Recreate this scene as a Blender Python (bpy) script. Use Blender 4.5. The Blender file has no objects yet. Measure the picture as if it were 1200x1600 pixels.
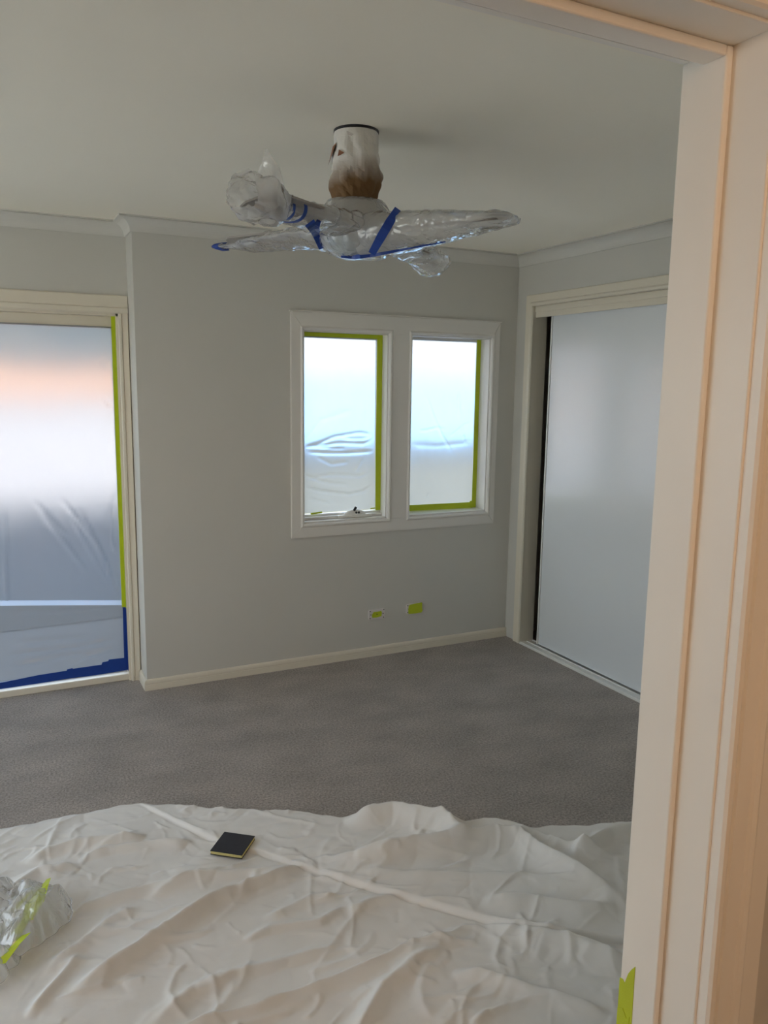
import bpy, bmesh, math, random
import numpy as np
from mathutils import Vector, Matrix, noise
random.seed(7); rng = np.random.default_rng(7)
S = bpy.context.scene
COL = S.collection

# ------------------------------------------------------------------ camera
CAM = Vector((-2.95055, -4.11407, 1.60606)); YAW, PIT, ROL, FPX = 0.463915, -0.1594925, 0.0140413, 1246.29
cd = bpy.data.cameras.new('camera'); cam = bpy.data.objects.new('camera', cd); COL.objects.link(cam)
cy, sy, cp, sp = math.cos(YAW), math.sin(YAW), math.cos(PIT), math.sin(PIT)
f = Vector((sy*cp, cy*cp, sp)); r = Vector((cy, -sy, 0)); u = r.cross(f)
r2 = r*math.cos(ROL) + u*math.sin(ROL); u2 = u*math.cos(ROL) - r*math.sin(ROL)
cam.matrix_world = Matrix(((r2.x, u2.x, -f.x, CAM.x), (r2.y, u2.y, -f.y, CAM.y), (r2.z, u2.z, -f.z, CAM.z), (0, 0, 0, 1)))
cd.sensor_fit = 'VERTICAL'; cd.sensor_height = 36; cd.sensor_width = 27; cd.lens = FPX*36/1600; cd.clip_start = 0.02
S.camera = cam
# ------------------------------------------------------------------ sky, sun, lamp, exposure
EXPOSURE = 0.75
SKY_STRENGTH = 2.3
SUN_STRENGTH = 16.0
HALL_W = 18.0
S.view_settings.view_transform = 'Standard'; S.view_settings.look = 'None'
S.view_settings.exposure = EXPOSURE; S.view_settings.gamma = 1; S.view_settings.use_curve_mapping = False
S.cycles.max_bounces = 14; S.cycles.diffuse_bounces = 8; S.cycles.transparent_max_bounces = 32; S.cycles.caustics_reflective = False
W = bpy.data.worlds.new('sky'); S.world = W; W.use_nodes = True
nt = W.node_tree; bgn = nt.nodes['Background']; bgn.inputs['Strength'].default_value = SKY_STRENGTH
tc = nt.nodes.new('ShaderNodeTexCoord'); sx = nt.nodes.new('ShaderNodeSeparateXYZ'); rp = nt.nodes.new('ShaderNodeValToRGB')
nt.links.new(tc.outputs['Generated'], sx.inputs[0]); nt.links.new(sx.outputs['Z'], rp.inputs['Fac']); nt.links.new(rp.outputs['Color'], bgn.inputs['Color'])
rp.color_ramp.elements[0].position = 0.0; rp.color_ramp.elements[0].color = (0.97, 0.96, 0.94, 1)
rp.color_ramp.elements[1].position = 0.9; rp.color_ramp.elements[1].color = (0.62, 0.76, 1.0, 1)
e = rp.color_ramp.elements.new(0.25); e.color = (0.88, 0.93, 1.0, 1)
sl = bpy.data.lights.new('sun', 'SUN'); sl.energy = SUN_STRENGTH; sl.angle = 0.02; sl.color = (1, 0.93, 0.82)
so = bpy.data.objects.new('sun', sl); COL.objects.link(so)
so.rotation_euler = Vector((-0.25, 1.0, -0.42)).to_track_quat('-Z', 'Y').to_euler()   # low sun behind the house
hl = bpy.data.lights.new('hall_lamp', 'POINT'); hl.shadow_soft_size = 0.35; hl.energy = HALL_W; hl.color = (1.0, 0.61, 0.36)
ho = bpy.data.objects.new('hall_lamp', hl); COL.objects.link(ho); ho.location = (-2.70, -4.95, 2.22)

# ------------------------------------------------------------------ materials
def mat(name):
    m = bpy.data.materials.new(name); m.use_nodes = True
    n = m.node_tree.nodes; l = m.node_tree.links
    return m, n, l, n['Principled BSDF'], n['Material Output']
def paint(name, c, rough=0.6, bump=0.0, scale=300, var=0.0, spec=0.5, metal=0.0, vscale=3.0):
    m, n, l, b, o = mat(name)
    b.inputs['Base Color'].default_value = (*c, 1); b.inputs['Roughness'].default_value = rough
    b.inputs['Specular IOR Level'].default_value = spec; b.inputs['Metallic'].default_value = metal
    t = n.new('ShaderNodeTexCoord')
    if var:
        nz = n.new('ShaderNodeTexNoise'); nz.inputs['Scale'].default_value = vscale; nz.inputs['Detail'].default_value = 4
        l.new(t.outputs['Object'], nz.inputs['Vector'])
        mx = n.new('ShaderNodeMix'); mx.data_type = 'RGBA'
        mx.inputs[6].default_value = (*[x*(1-var) for x in c], 1); mx.inputs[7].default_value = (*[min(1, x*(1+var)) for x in c], 1)
        l.new(nz.outputs['Fac'], mx.inputs[0]); l.new(mx.outputs[2], b.inputs['Base Color'])
    if bump:
        nb = n.new('ShaderNodeTexNoise'); nb.inputs['Scale'].default_value = scale; nb.inputs['Detail'].default_value = 3
        l.new(t.outputs['Object'], nb.inputs['Vector'])
        bp = n.new('ShaderNodeBump'); bp.inputs['Strength'].default_value = bump; bp.inputs['Distance'].default_value = 0.002
        l.new(nb.outputs['Fac'], bp.inputs['Height']); l.new(bp.outputs['Normal'], b.inputs['Normal'])
    return m
M = {}
M['wall'] = paint('wall_paint', (0.605, 0.595, 0.555), 0.55, 0.12, 180, 0.015)
M['ceiling'] = paint('ceiling_paint', (0.95, 0.91, 0.80), 0.8, 0.08, 150, 0.01)
M['trim'] = paint('trim_gloss', (0.74, 0.69, 0.58), 0.32, 0.03, 60, 0.02)
M['doorframe'] = paint('door_frame_gloss', (0.86, 0.84, 0.79), 0.32, 0.03, 60, 0.02)
M['cove'] = paint('cornice_paint', (0.67, 0.66, 0.62), 0.7, 0.05, 150)
M['wintrim'] = paint('window_trim', (0.75, 0.73, 0.69), 0.35, 0.03, 60, 0.02)
M['doorpanel'] = paint('satin_board', (0.82, 0.87, 0.92), 0.30, 0.02, 40, 0.01, spec=1.0)
M['doorpanel'].node_tree.nodes['Principled BSDF'].inputs['Coat Weight'].default_value = 1.0
M['doorpanel'].node_tree.nodes['Principled BSDF'].inputs['Coat Roughness'].default_value = 0.22
M['doorpanel'].node_tree.nodes['Principled BSDF'].inputs['Coat IOR'].default_value = 2.2
M['alu'] = paint('white_aluminium', (0.78, 0.78, 0.76), 0.35)
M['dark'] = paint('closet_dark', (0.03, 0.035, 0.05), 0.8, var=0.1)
M['green'] = paint('green_tape', (0.50, 0.60, 0.015), 0.55, 0.2, 400, 0.06, vscale=30)
M['blue'] = paint('blue_tape', (0.003, 0.045, 0.29), 0.5, 0.25, 400, 0.1, vscale=40)
M['plate'] = paint('outlet_plastic', (0.70, 0.66, 0.64), 0.4, var=0.03)
M['black'] = paint('black_plastic', (0.012, 0.012, 0.016), 0.5, var=0.1)
M['white'] = paint('white_plastic', (0.80, 0.79, 0.74), 0.35, var=0.02)
M['blade'] = paint('fan_blade', (0.30, 0.28, 0.26), 0.4, var=0.08, vscale=12)
M['motor'] = paint('fan_motor', (0.45, 0.45, 0.44), 0.3, metal=0.6, var=0.03)
M['globe'] = paint('frosted_globe', (0.42, 0.52, 0.56), 0.25, var=0.02)
M['foam'] = paint('yellow_foam', (0.62, 0.55, 0.22), 0.9, 0.5, 500, 0.12, vscale=60)
M['grit'] = paint('black_grit', (0.022, 0.022, 0.03), 0.75, 0.8, 1500, 0.35, vscale=250)
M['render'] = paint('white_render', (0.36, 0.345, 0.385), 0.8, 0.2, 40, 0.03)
M['terra'] = paint('terracotta_fascia', (0.75, 0.42, 0.30), 0.7, var=0.05)
M['roof'] = paint('blue_grey_roof', (0.085, 0.092, 0.095), 0.5, var=0.04)
M['cream'] = paint('cream_render', (0.88, 0.80, 0.60), 0.8, 0.2, 40, 0.03)
M['cap'] = paint('grey_coping', (0.36, 0.42, 0.50), 0.7, var=0.05)
M['bluefence'] = paint('pale_blue_fence', (0.20, 0.42, 0.80), 0.6, var=0.04)
M['paving_shade'] = paint('shaded_paving', (0.09, 0.105, 0.13), 0.8, 0.3, 30, 0.06)  # dark copy of the paving, the house's shade put into its colour
M['paving'] = paint('sunlit_paving', (0.58, 0.56, 0.52), 0.8, 0.3, 30, 0.06)  # pale copy of the paving, sunlight put into its colour

def carpet():
    m, n, l, b, o = mat('carpet'); b.inputs['Roughness'].default_value = 0.95; b.inputs['Specular IOR Level'].default_value = 0.1
    b.inputs['Sheen Weight'].default_value = 0.25; b.inputs['Sheen Roughness'].default_value = 0.5
    t = n.new('ShaderNodeTexCoord')
    a = n.new('ShaderNodeTexNoise'); a.inputs['Scale'].default_value = 110; a.inputs['Detail'].default_value = 6; a.inputs['Roughness'].default_value = 0.75
    c = n.new('ShaderNodeTexNoise'); c.inputs['Scale'].default_value = 3.5; c.inputs['Detail'].default_value = 5
    mp = n.new('ShaderNodeMapping'); mp.inputs['Scale'].default_value = (1.0, 1.5, 1); mp.inputs['Rotation'].default_value = (0, 0, -0.5)
    l.new(t.outputs['Object'], a.inputs['Vector']); l.new(t.outputs['Object'], mp.inputs[0]); l.new(mp.outputs[0], c.inputs['Vector'])
    r1 = n.new('ShaderNodeValToRGB'); r1.color_ramp.elements[0].position = 0.36; r1.color_ramp.elements[1].position = 0.66
    r1.color_ramp.elements[0].color = (0.22, 0.192, 0.172, 1); r1.color_ramp.elements[1].color = (0.62, 0.555, 0.505, 1)
    l.new(a.outputs['Fac'], r1.inputs[0])
    r3 = n.new('ShaderNodeValToRGB'); r3.color_ramp.elements[0].position = 0.3; r3.color_ramp.elements[1].position = 0.7
    r3.color_ramp.elements[0].color = (0.80, 0.80, 0.80, 1); r3.color_ramp.elements[1].color = (1.1, 1.1, 1.1, 1)
    l.new(c.outputs['Fac'], r3.inputs[0])
    mx = n.new('ShaderNodeMix'); mx.data_type = 'RGBA'; mx.blend_type = 'MULTIPLY'; mx.inputs[0].default_value = 1
    l.new(r1.outputs[0], mx.inputs[6]); l.new(r3.outputs[0], mx.inputs[7]); l.new(mx.outputs[2], b.inputs['Base Color'])
    bp = n.new('ShaderNodeBump'); bp.inputs['Strength'].default_value = 0.8; bp.inputs['Distance'].default_value = 0.012
    l.new(a.outputs['Fac'], bp.inputs['Height']); l.new(bp.outputs['Normal'], b.inputs['Normal'])
    return m
M['carpet'] = carpet()

def cloth():
    m, n, l, b, o = mat('canvas_drop_cloth'); b.inputs['Roughness'].default_value = 0.9; b.inputs['Specular IOR Level'].default_value = 0.15
    t = n.new('ShaderNodeTexCoord')
    c = n.new('ShaderNodeTexNoise'); c.inputs['Scale'].default_value = 2.2; c.inputs['Detail'].default_value = 6
    l.new(t.outputs['Object'], c.inputs['Vector'])
    r1 = n.new('ShaderNodeValToRGB'); r1.color_ramp.elements[0].position = 0.35; r1.color_ramp.elements[1].position = 0.65
    r1.color_ramp.elements[0].color = (0.73, 0.71, 0.68, 1); r1.color_ramp.elements[1].color = (0.80, 0.79, 0.775, 1)
    l.new(c.outputs['Fac'], r1.inputs[0]); l.new(r1.outputs[0], b.inputs['Base Color'])
    a = n.new('ShaderNodeTexNoise'); a.noise_type = 'RIDGED_MULTIFRACTAL'; a.inputs['Scale'].default_value = 12; a.inputs['Detail'].default_value = 5; a.inputs['Roughness'].default_value = 0.5; a.inputs['Distortion'].default_value = 0.2
    l.new(t.outputs['Object'], a.inputs['Vector'])
    bp = n.new('ShaderNodeBump'); bp.inputs['Strength'].default_value = 0.55; bp.inputs['Distance'].default_value = 0.006
    l.new(a.outputs['Fac'], bp.inputs['Height'])
    w = n.new('ShaderNodeTexNoise'); w.inputs['Scale'].default_value = 900
    l.new(t.outputs['Object'], w.inputs['Vector'])
    b2 = n.new('ShaderNodeBump'); b2.inputs['Strength'].default_value = 0.15; b2.inputs['Distance'].default_value = 0.001
    l.new(w.outputs['Fac'], b2.inputs['Height']); l.new(bp.outputs['Normal'], b2.inputs['Normal']); l.new(b2.outputs['Normal'], b.inputs['Normal'])
    return m
M['cloth'] = cloth()

def sheen(n, l, k=1.0):
    """reflection share of a thin clear sheet, the same from both sides"""
    lw = n.new('ShaderNodeLayerWeight'); lw.inputs['Blend'].default_value = 0.5
    pw = n.new('ShaderNodeMath'); pw.operation = 'POWER'; pw.inputs[1].default_value = 4; l.new(lw.outputs['Facing'], pw.inputs[0])
    ma = n.new('ShaderNodeMath'); ma.operation = 'MULTIPLY_ADD'; ma.inputs[1].default_value = 0.75*k; ma.inputs[2].default_value = 0.06*k; l.new(pw.outputs[0], ma.inputs[0])
    return lw, ma
def film(name, tint, blur, refl=0.22, rcol=(0.56, 0.58, 0.61), rough=0.55):
    """milky plastic sheeting: part of the light is scattered, part passes with a blur"""
    m, n, l, b, o = mat(name); n.remove(b)
    tr = n.new('ShaderNodeBsdfTranslucent'); tr.inputs['Color'].default_value = (*tint, 1)
    rf = n.new('ShaderNodeBsdfRefraction'); rf.inputs['IOR'].default_value = 1.13; rf.inputs['Roughness'].default_value = rough; rf.inputs['Color'].default_value = (*rcol, 1)
    gl = n.new('ShaderNodeBsdfGlossy'); gl.inputs['Roughness'].default_value = 0.22
    m1 = n.new('ShaderNodeMixShader'); m1.inputs[0].default_value = blur; l.new(tr.outputs[0], m1.inputs[1]); l.new(rf.outputs[0], m1.inputs[2])
    tp = n.new('ShaderNodeBsdfDiffuse'); tp.inputs['Color'].default_value = (0.85, 0.87, 0.88, 1)
    m2 = n.new('ShaderNodeMixShader'); m2.inputs[0].default_value = refl; l.new(m1.outputs[0], m2.inputs[1]); l.new(tp.outputs[0], m2.inputs[2])
    _, lw = sheen(n, l, 0.8)
    m3 = n.new('ShaderNodeMixShader'); l.new(lw.outputs[0], m3.inputs[0]); l.new(m2.outputs[0], m3.inputs[1]); l.new(gl.outputs[0], m3.inputs[2])
    l.new(m3.outputs[0], o.inputs[0]); return m
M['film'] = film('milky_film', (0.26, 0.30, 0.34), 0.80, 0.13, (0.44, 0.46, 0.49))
M['film_window'] = film('milky_film_window', (0.52, 0.56, 0.60), 0.62, 0.15, (0.62, 0.63, 0.64))
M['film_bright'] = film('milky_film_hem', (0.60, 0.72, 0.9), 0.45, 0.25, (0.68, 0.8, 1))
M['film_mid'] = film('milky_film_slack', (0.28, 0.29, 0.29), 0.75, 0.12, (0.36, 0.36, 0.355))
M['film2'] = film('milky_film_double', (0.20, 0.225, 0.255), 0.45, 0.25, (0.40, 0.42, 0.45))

def clear(name, milk, rough=0.12, bump=0.5, scale=35, milkcol=(0.85, 0.87, 0.88), k=1.6):
    """thin clear crinkled plastic"""
    m, n, l, b, o = mat(name); n.remove(b)
    t = n.new('ShaderNodeTexCoord'); v = n.new('ShaderNodeTexVoronoi'); v.feature = 'DISTANCE_TO_EDGE'; v.inputs['Scale'].default_value = scale
    nz = n.new('ShaderNodeTexNoise'); nz.inputs['Scale'].default_value = scale*0.6; nz.inputs['Detail'].default_value = 4
    l.new(t.outputs['Object'], nz.inputs['Vector'])
    mxv = n.new('ShaderNodeMix'); mxv.data_type = 'VECTOR'; mxv.inputs[0].default_value = 0.12
    l.new(t.outputs['Object'], mxv.inputs[4]); l.new(nz.outputs['Color'], mxv.inputs[5]); l.new(mxv.outputs[1], v.inputs['Vector'])
    ad = n.new('ShaderNodeMath'); ad.operation = 'ADD'; l.new(v.outputs['Distance'], ad.inputs[0]); l.new(nz.outputs['Fac'], ad.inputs[1])
    bp = n.new('ShaderNodeBump'); bp.inputs['Strength'].default_value = bump; bp.inputs['Distance'].default_value = 0.02
    l.new(ad.outputs[0], bp.inputs['Height'])
    df = n.new('ShaderNodeBsdfDiffuse'); df.inputs['Color'].default_value = (*milkcol, 1)
    tl = n.new('ShaderNodeBsdfTranslucent'); tl.inputs['Color'].default_value = (*milkcol, 1)
    md = n.new('ShaderNodeMixShader'); md.inputs[0].default_value = 0.5; l.new(df.outputs[0], md.inputs[1]); l.new(tl.outputs[0], md.inputs[2])
    tp = n.new('ShaderNodeBsdfTransparent'); tp.inputs['Color'].default_value = (1, 1, 1, 1)
    m1 = n.new('ShaderNodeMixShader'); m1.inputs[0].default_value = milk; l.new(tp.outputs[0], m1.inputs[1]); l.new(md.outputs[0], m1.inputs[2])
    gl = n.new('ShaderNodeBsdfGlossy'); gl.inputs['Roughness'].default_value = rough
    lwn, fr = sheen(n, l, k)
    for x in (df, tl, gl, lwn): l.new(bp.outputs['Normal'], x.inputs['Normal'])
    m2 = n.new('ShaderNodeMixShader'); l.new(fr.outputs[0], m2.inputs[0]); l.new(m1.outputs[0], m2.inputs[1]); l.new(gl.outputs[0], m2.inputs[2])
    l.new(m2.outputs[0], o.inputs[0]); return m
M['wrap'] = clear('clear_wrap', 0.42, 0.06, 0.6, 16, (0.97, 0.98, 0.98), 1.8)
M['bag'] = clear('clear_bag', 0.40, 0.12, 0.22, 22, (1.0, 1.0, 1.0), 2.6)

def glass():
    m, n, l, b, o = mat('window_glass'); n.remove(b)
    tp = n.new('ShaderNodeBsdfTransparent'); tp.inputs['Color'].default_value = (0.95, 0.97, 0.96, 1)
    gl = n.new('ShaderNodeBsdfGlossy'); gl.inputs['Roughness'].default_value = 0.0
    _, fr = sheen(n, l)
    m2 = n.new('ShaderNodeMixShader'); l.new(fr.outputs[0], m2.inputs[0]); l.new(tp.outputs[0], m2.inputs[1]); l.new(gl.outputs[0], m2.inputs[2])
    l.new(m2.outputs[0], o.inputs[0]); return m
M['glass'] = glass()

def kraft():
    """brown paper with overspray of white paint from the ceiling end down"""
    m, n, l, b, o = mat('oversprayed_paper'); b.inputs['Roughness'].default_value = 0.8
    t = n.new('ShaderNodeTexCoord'); s = n.new('ShaderNodeSeparateXYZ'); l.new(t.outputs['Object'], s.inputs[0])
    nz = n.new('ShaderNodeTexNoise'); nz.inputs['Scale'].default_value = 9; nz.inputs['Detail'].default_value = 4; l.new(t.outputs['Object'], nz.inputs['Vector'])
    a = n.new('ShaderNodeMath'); a.operation = 'MULTIPLY_ADD'; a.inputs[1].default_value = 0.09; l.new(nz.outputs['Fac'], a.inputs[0]); l.new(s.outputs['Z'], a.inputs[2])
    mr = n.new('ShaderNodeMapRange'); mr.inputs[1].default_value = -0.115; mr.inputs[2].default_value = -0.045; l.new(a.outputs[0], mr.inputs[0])
    r1 = n.new('ShaderNodeValToRGB'); r1.color_ramp.elements[0].color = (0.19, 0.105, 0.042, 1); r1.color_ramp.elements[1].color = (0.78, 0.76, 0.72, 1)
    l.new(mr.outputs[0], r1.inputs[0]); l.new(r1.outputs[0], b.inputs['Base Color'])
    return m
M['kraft'] = kraft()
M['rawkraft'] = paint('raw_paper', (0.24, 0.10, 0.05), 0.8, var=0.1)

# ------------------------------------------------------------------ helpers
def obj(name, bm, m, parent=None, smooth=False, kind=None):
    me = bpy.data.meshes.new(name)
    if isinstance(bm, bmesh.types.BMesh):
        bmesh.ops.recalc_face_normals(bm, faces=bm.faces[:]) if not smooth == 'keep' else None
        bm.to_mesh(me); bm.free()
    else:
        me.from_pydata(*bm)
    o = bpy.data.objects.new(name, me); COL.objects.link(o)
    for x in (m if isinstance(m, (list, tuple)) else [m]): me.materials.append(M[x] if isinstance(x, str) else x)
    if smooth:
        me.polygons.foreach_set('use_smooth', [True]*len(me.polygons))
    if parent: o.parent = parent
    if kind: o['kind'] = kind
    return o
def empty(name, loc=(0, 0, 0), kind=None):
    o = bpy.data.objects.new(name, None); COL.objects.link(o); o.location = loc
    o.empty_display_size = 0.1
    if kind: o['kind'] = kind
    return o
def tag(o, label, cat, group=None):
    o['label'] = label; o['category'] = cat
    if group: o['group'] = group
    return o
def box(bm, x0, x1, y0, y1, z0, z1, bev=0.0, seg=2):
    t = bmesh.new()
    bmesh.ops.create_cube(t, size=1)
    for v in t.verts:
        v.co = Vector((x0 + (v.co.x+.5)*(x1-x0), y0 + (v.co.y+.5)*(y1-y0), z0 + (v.co.z+.5)*(z1-z0)))
    if bev: bmesh.ops.bevel(t, geom=t.edges[:], offset=bev, segments=seg, affect='EDGES', profile=0.5)
    merge(bm, t)
def merge(bm, t):
    me = bpy.data.meshes.new('tmp'); t.to_mesh(me); t.free(); bm.from_mesh(me); bpy.data.meshes.remove(me)
def boxo(name, b, m, parent=None, bev=0.0, kind=None, origin=None):
    bm = bmesh.new(); box(bm, *b, bev)
    return obj(name, bm, m, parent, kind=kind)
def sweep(path, prof, mp, closed=False):
    """profile (offset to the left of the path, height) swept along a 2-D path with mitred corners; mp(a, b, h) -> 3-D"""
    P = [Vector(p) for p in path]; n = len(P); bm = bmesh.new(); rows = []
    for i in range(n):
        d0 = (P[i]-P[i-1]).normalized() if (i > 0 or closed) else None
        d1 = (P[(i+1) % n]-P[i]).normalized() if (i < n-1 or closed) else None
        d0 = d0 or d1; d1 = d1 or d0
        n0, n1 = Vector((-d0.y, d0.x)), Vector((-d1.y, d1.x))
        mvec = (n0+n1); mvec = mvec/max(1e-6, mvec.dot(n0)) if mvec.length > 1e-6 else n0
        rows.append([bm.verts.new(mp(P[i].x+mvec.x*a, P[i].y+mvec.y*a, h)) for a, h in prof])
    m = len(prof)
    for i in range(n if closed else n-1):
        A, B = rows[i], rows[(i+1) % n]
        for j in range(m):
            k = (j+1) % m
            bm.faces.new((A[j], A[k], B[k], B[j]))
    if not closed:
        bm.faces.new(rows[0]); bm.faces.new(rows[-1][::-1])
    return bm
def lathe(prof, seg=48, c=(0, 0, 0)):
    bm = bmesh.new(); rows = []
    for rr, z in prof:
        rows.append([bm.verts.new((c[0]+rr*math.cos(2*math.pi*k/seg), c[1]+rr*math.sin(2*math.pi*k/seg), c[2]+z)) for k in range(seg)])
    for i in range(len(rows)-1):
        for k in range(seg):
            q = (k+1) % seg; bm.faces.new((rows[i][k], rows[i][q], rows[i+1][q], rows[i+1][k]))
    return bm
def grid(nu, nv, fn):
    """mesh data of a nu x nv grid of points fn(i, j)"""
    V = [fn(i, j) for j in range(nv) for i in range(nu)]
    F = [(j*nu+i, j*nu+i+1, (j+1)*nu+i+1, (j+1)*nu+i) for j in range(nv-1) for i in range(nu-1)]
    return V, [], F
def np_grid(X, Y, Z):
    nv, nu = X.shape
    V = np.stack([X, Y, Z], -1).reshape(-1, 3).tolist()
    I = np.arange(nu*nv).reshape(nv, nu)
    F = np.stack([I[:-1, :-1], I[:-1, 1:], I[1:, 1:], I[1:, :-1]], -1).reshape(-1, 4).tolist()
    return V, [], F
def poly_dist(X, Y, pts):
    """distance, signed side (left positive) and position 0..1 along a polyline, for every grid point"""
    best = np.full(X.shape, 1e9); side = np.zeros(X.shape); pos = np.zeros(X.shape)
    L = [math.dist(pts[i], pts[i+1]) for i in range(len(pts)-1)]; T = sum(L); acc = 0
    for i, l in enumerate(L):
        (ax, ay), (bx, by) = pts[i], pts[i+1]; dx, dy = (bx-ax)/l, (by-ay)/l
        t = np.clip((X-ax)*dx+(Y-ay)*dy, 0, l); ex, ey = X-ax-t*dx, Y-ay-t*dy
        d = np.hypot(ex, ey); k = d < best
        best = np.where(k, d, best); side = np.where(k, np.sign(dx*(Y-ay)-dy*(X-ax)), side); pos = np.where(k, (acc+t)/T, pos); acc += l
    return best, side, pos
def ridge(X, Y, pts, h, wl, wr=None):
    """a fold: height h, width wl on the left of the line and wr on the right, fading at both ends"""
    wr = wr or wl
    d, s, p = poly_dist(X, Y, pts)
    w = np.where(s > 0, wl, wr); end = np.clip(np.minimum(p, 1-p)*5, 0, 1); end = end*end*(3-2*end)
    return h*np.exp(-(d/w)**1.6)*end
def ribbon(pts, wdir, width, thick, out):
    """tape: a thin band along pts; wdir the width direction, out the outward direction (one vector, or one per point)"""
    bm = bmesh.new(); rows = []
    for i, p in enumerate(pts):
        p = Vector(p); w = Vector(wdir[i] if isinstance(wdir, list) else wdir).normalized(); o = Vector(out[i] if isinstance(out, list) else out).normalized()
        wd = width[i] if isinstance(width, list) else width
        rows.append([bm.verts.new(p+w*s*wd/2+o*t*thick) for s, t in ((-1, 0), (1, 0), (1, 1), (-1, 1))])
    for A, B in zip(rows, rows[1:]):
        for j in range(4): bm.faces.new((A[j], A[(j+1) % 4], B[(j+1) % 4], B[j]))
    bm.faces.new(rows[0]); bm.faces.new(rows[-1][::-1])
    return bm
def plate(poly, mp, h0, h1):
    """outline polygon (a, b) extruded from h0 to h1 through mp(a, b, h)"""
    bm = bmesh.new(); A = [bm.verts.new(mp(a, b, h0)) for a, b in poly]; B = [bm.verts.new(mp(a, b, h1)) for a, b in poly]
    bm.faces.new(A); bm.faces.new(B[::-1]); n = len(poly)
    for i in range(n): bm.faces.new((A[i], A[(i+1) % n], B[(i+1) % n], B[i]))
    return bm

# ------------------------------------------------------------------ room shell
XL, YR, ZC = -2.2665, 0.18, 2.376            # corner of the jutting wall, recessed wall, ceiling
XW, YF, YH = -4.9, -3.235, -3.377            # left wall, doorway wall (room side, hall side)
boxo('floor', (-5.0, 0.9, -5.5, 0.30, -0.25, 0), 'carpet', kind='structure')
boxo('ceiling', (-5.1, 1.0, -5.6, 0.45, ZC, 2.60), 'ceiling', kind='structure')
boxo('shading_roof_slab', (-5.4, 7.0, -6.0, 0.50, 2.62, 2.80), 'roof', kind='structure')  # unseen, extended past the room to keep sun off the garden wall
bm = bmesh.new()
WX = [(-1.392, -0.878), (-0.730, -0.189)]; WZ0, WZ1 = 0.830, 1.885
for b in ((XL, WX[0][0], 0, .14, 0, ZC), (WX[0][1], WX[1][0], 0, .14, WZ0, WZ1), (WX[1][1], 0.9, 0, .14, 0, ZC),
          (WX[0][0], WX[1][1], 0, .14, 0, WZ0), (WX[0][0], WX[1][1], 0, .14, WZ1, ZC), (XL, XL+.12, .14, .32, 0, ZC)):
    box(bm, *b)
obj('wall_back', bm, 'wall', kind='structure')
bm = bmesh.new()
DX0, DX1, DZ = -4.35, -2.318, 1.935
for b in ((DX1, XL, YR, .32, 0, ZC), (DX0, DX1, YR, .32, DZ, ZC), (XW, DX0, YR, .32, 0, ZC)): box(bm, *b)
obj('wall_recess', bm, 'wall', kind='structure')
bm = bmesh.new()                             # left wall, out of the picture, with a large window added to brighten the room
LY0, LY1, LZ0, LZ1 = -2.60, -.25, .06, 2.10
for b in ((XW-.12, XW, -5.4, LY0, 0, ZC), (XW-.12, XW, LY1, .32, 0, ZC), (XW-.12, XW, LY0, LY1, 0, LZ0), (XW-.12, XW, LY0, LY1, LZ1, ZC)): box(bm, *b)
obj('wall_left', bm, 'wall', kind='structure')
w3 = empty('window_3', (XW-.06, (LY0+LY1)/2, LZ0), 'structure')
bm = bmesh.new()
CY0, CY1, CZ = -0.17, -2.62, 2.07
for b in ((0, .105, CY0+.014, 0, 0, ZC), (0, .105, CY1-.014, CY0+.014, CZ+.014, ZC), (0, .105, YH, CY1-.014, 0, ZC)): box(bm, *b)
obj('wall_right', bm, 'wall', kind='structure')
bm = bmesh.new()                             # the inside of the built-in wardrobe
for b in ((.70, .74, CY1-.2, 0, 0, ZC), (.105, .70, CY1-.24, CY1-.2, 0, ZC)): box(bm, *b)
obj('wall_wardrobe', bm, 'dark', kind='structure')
OX0, OX1, OZ = -3.75, -2.049, 2.046          # doorway opening
bm = bmesh.new()
for b in ((OX1+.018, .105, YH, YF, 0, ZC), (OX0-.018, OX1+.018, YH, YF, OZ+.018, ZC), (XW, OX0-.018, YH, YF, 0, ZC)): box(bm, *b)
obj('wall_front', bm, 'wall', kind='structure')
bm = bmesh.new()
for b in ((XW, -.5, -5.4, -5.28, 0, ZC), (-.62, -.5, -5.28, YH, 0, ZC)): box(bm, *b)
obj('wall_hall', bm, 'wall', kind='structure')

# cornice: one cove moulding along the ceiling
cov = [(0, -.066), (.004, -.066), (.009, -.0615)]
for k in range(9):
    a = math.pi - k/8*math.pi/2
    cov.append((.066+.057*math.cos(a), -.066+.057*math.sin(a)))
cov = cov[:3] + [(x, z) for x, z in cov[3:]] + [(.0615, -.009+.003), (.066, -.004), (.066, 0), (0, 0)]
path = [(0, YF), (0, 0), (XL, 0), (XL, YR), (XW, YR), (XW, YF), ]
obj('trim_1', sweep(path, cov, lambda a, b, h: (a, b, ZC+h)), 'cove', kind='structure', smooth=False)
# skirting boards
sk = [(0, 0), (.015, 0), (.015, .030), (.0125, .033), (.0145, .036), (.0145, .044), (.0125, .052), (.006, .058), (0, .058)]
obj('baseboard_back', sweep([(0, 0), (XL, 0), (XL, YR-.02)], sk, lambda a, b, h: (a, b, h)), 'trim', kind='structure')
obj('baseboard_left', sweep([(XW, YR), (XW, YF)], sk, lambda a, b, h: (a, b, h)), 'trim', kind='structure')
obj('baseboard_front', sweep([(XW, YF), (OX0-.09, YF)], sk, lambda a, b, h: (a, b, h)), 'trim', kind='structure')
obj('baseboard_right', sweep([(0, YF), (0, CY1-.08)], sk, lambda a, b, h: (a, b, h)), 'trim', kind='structure')

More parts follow.
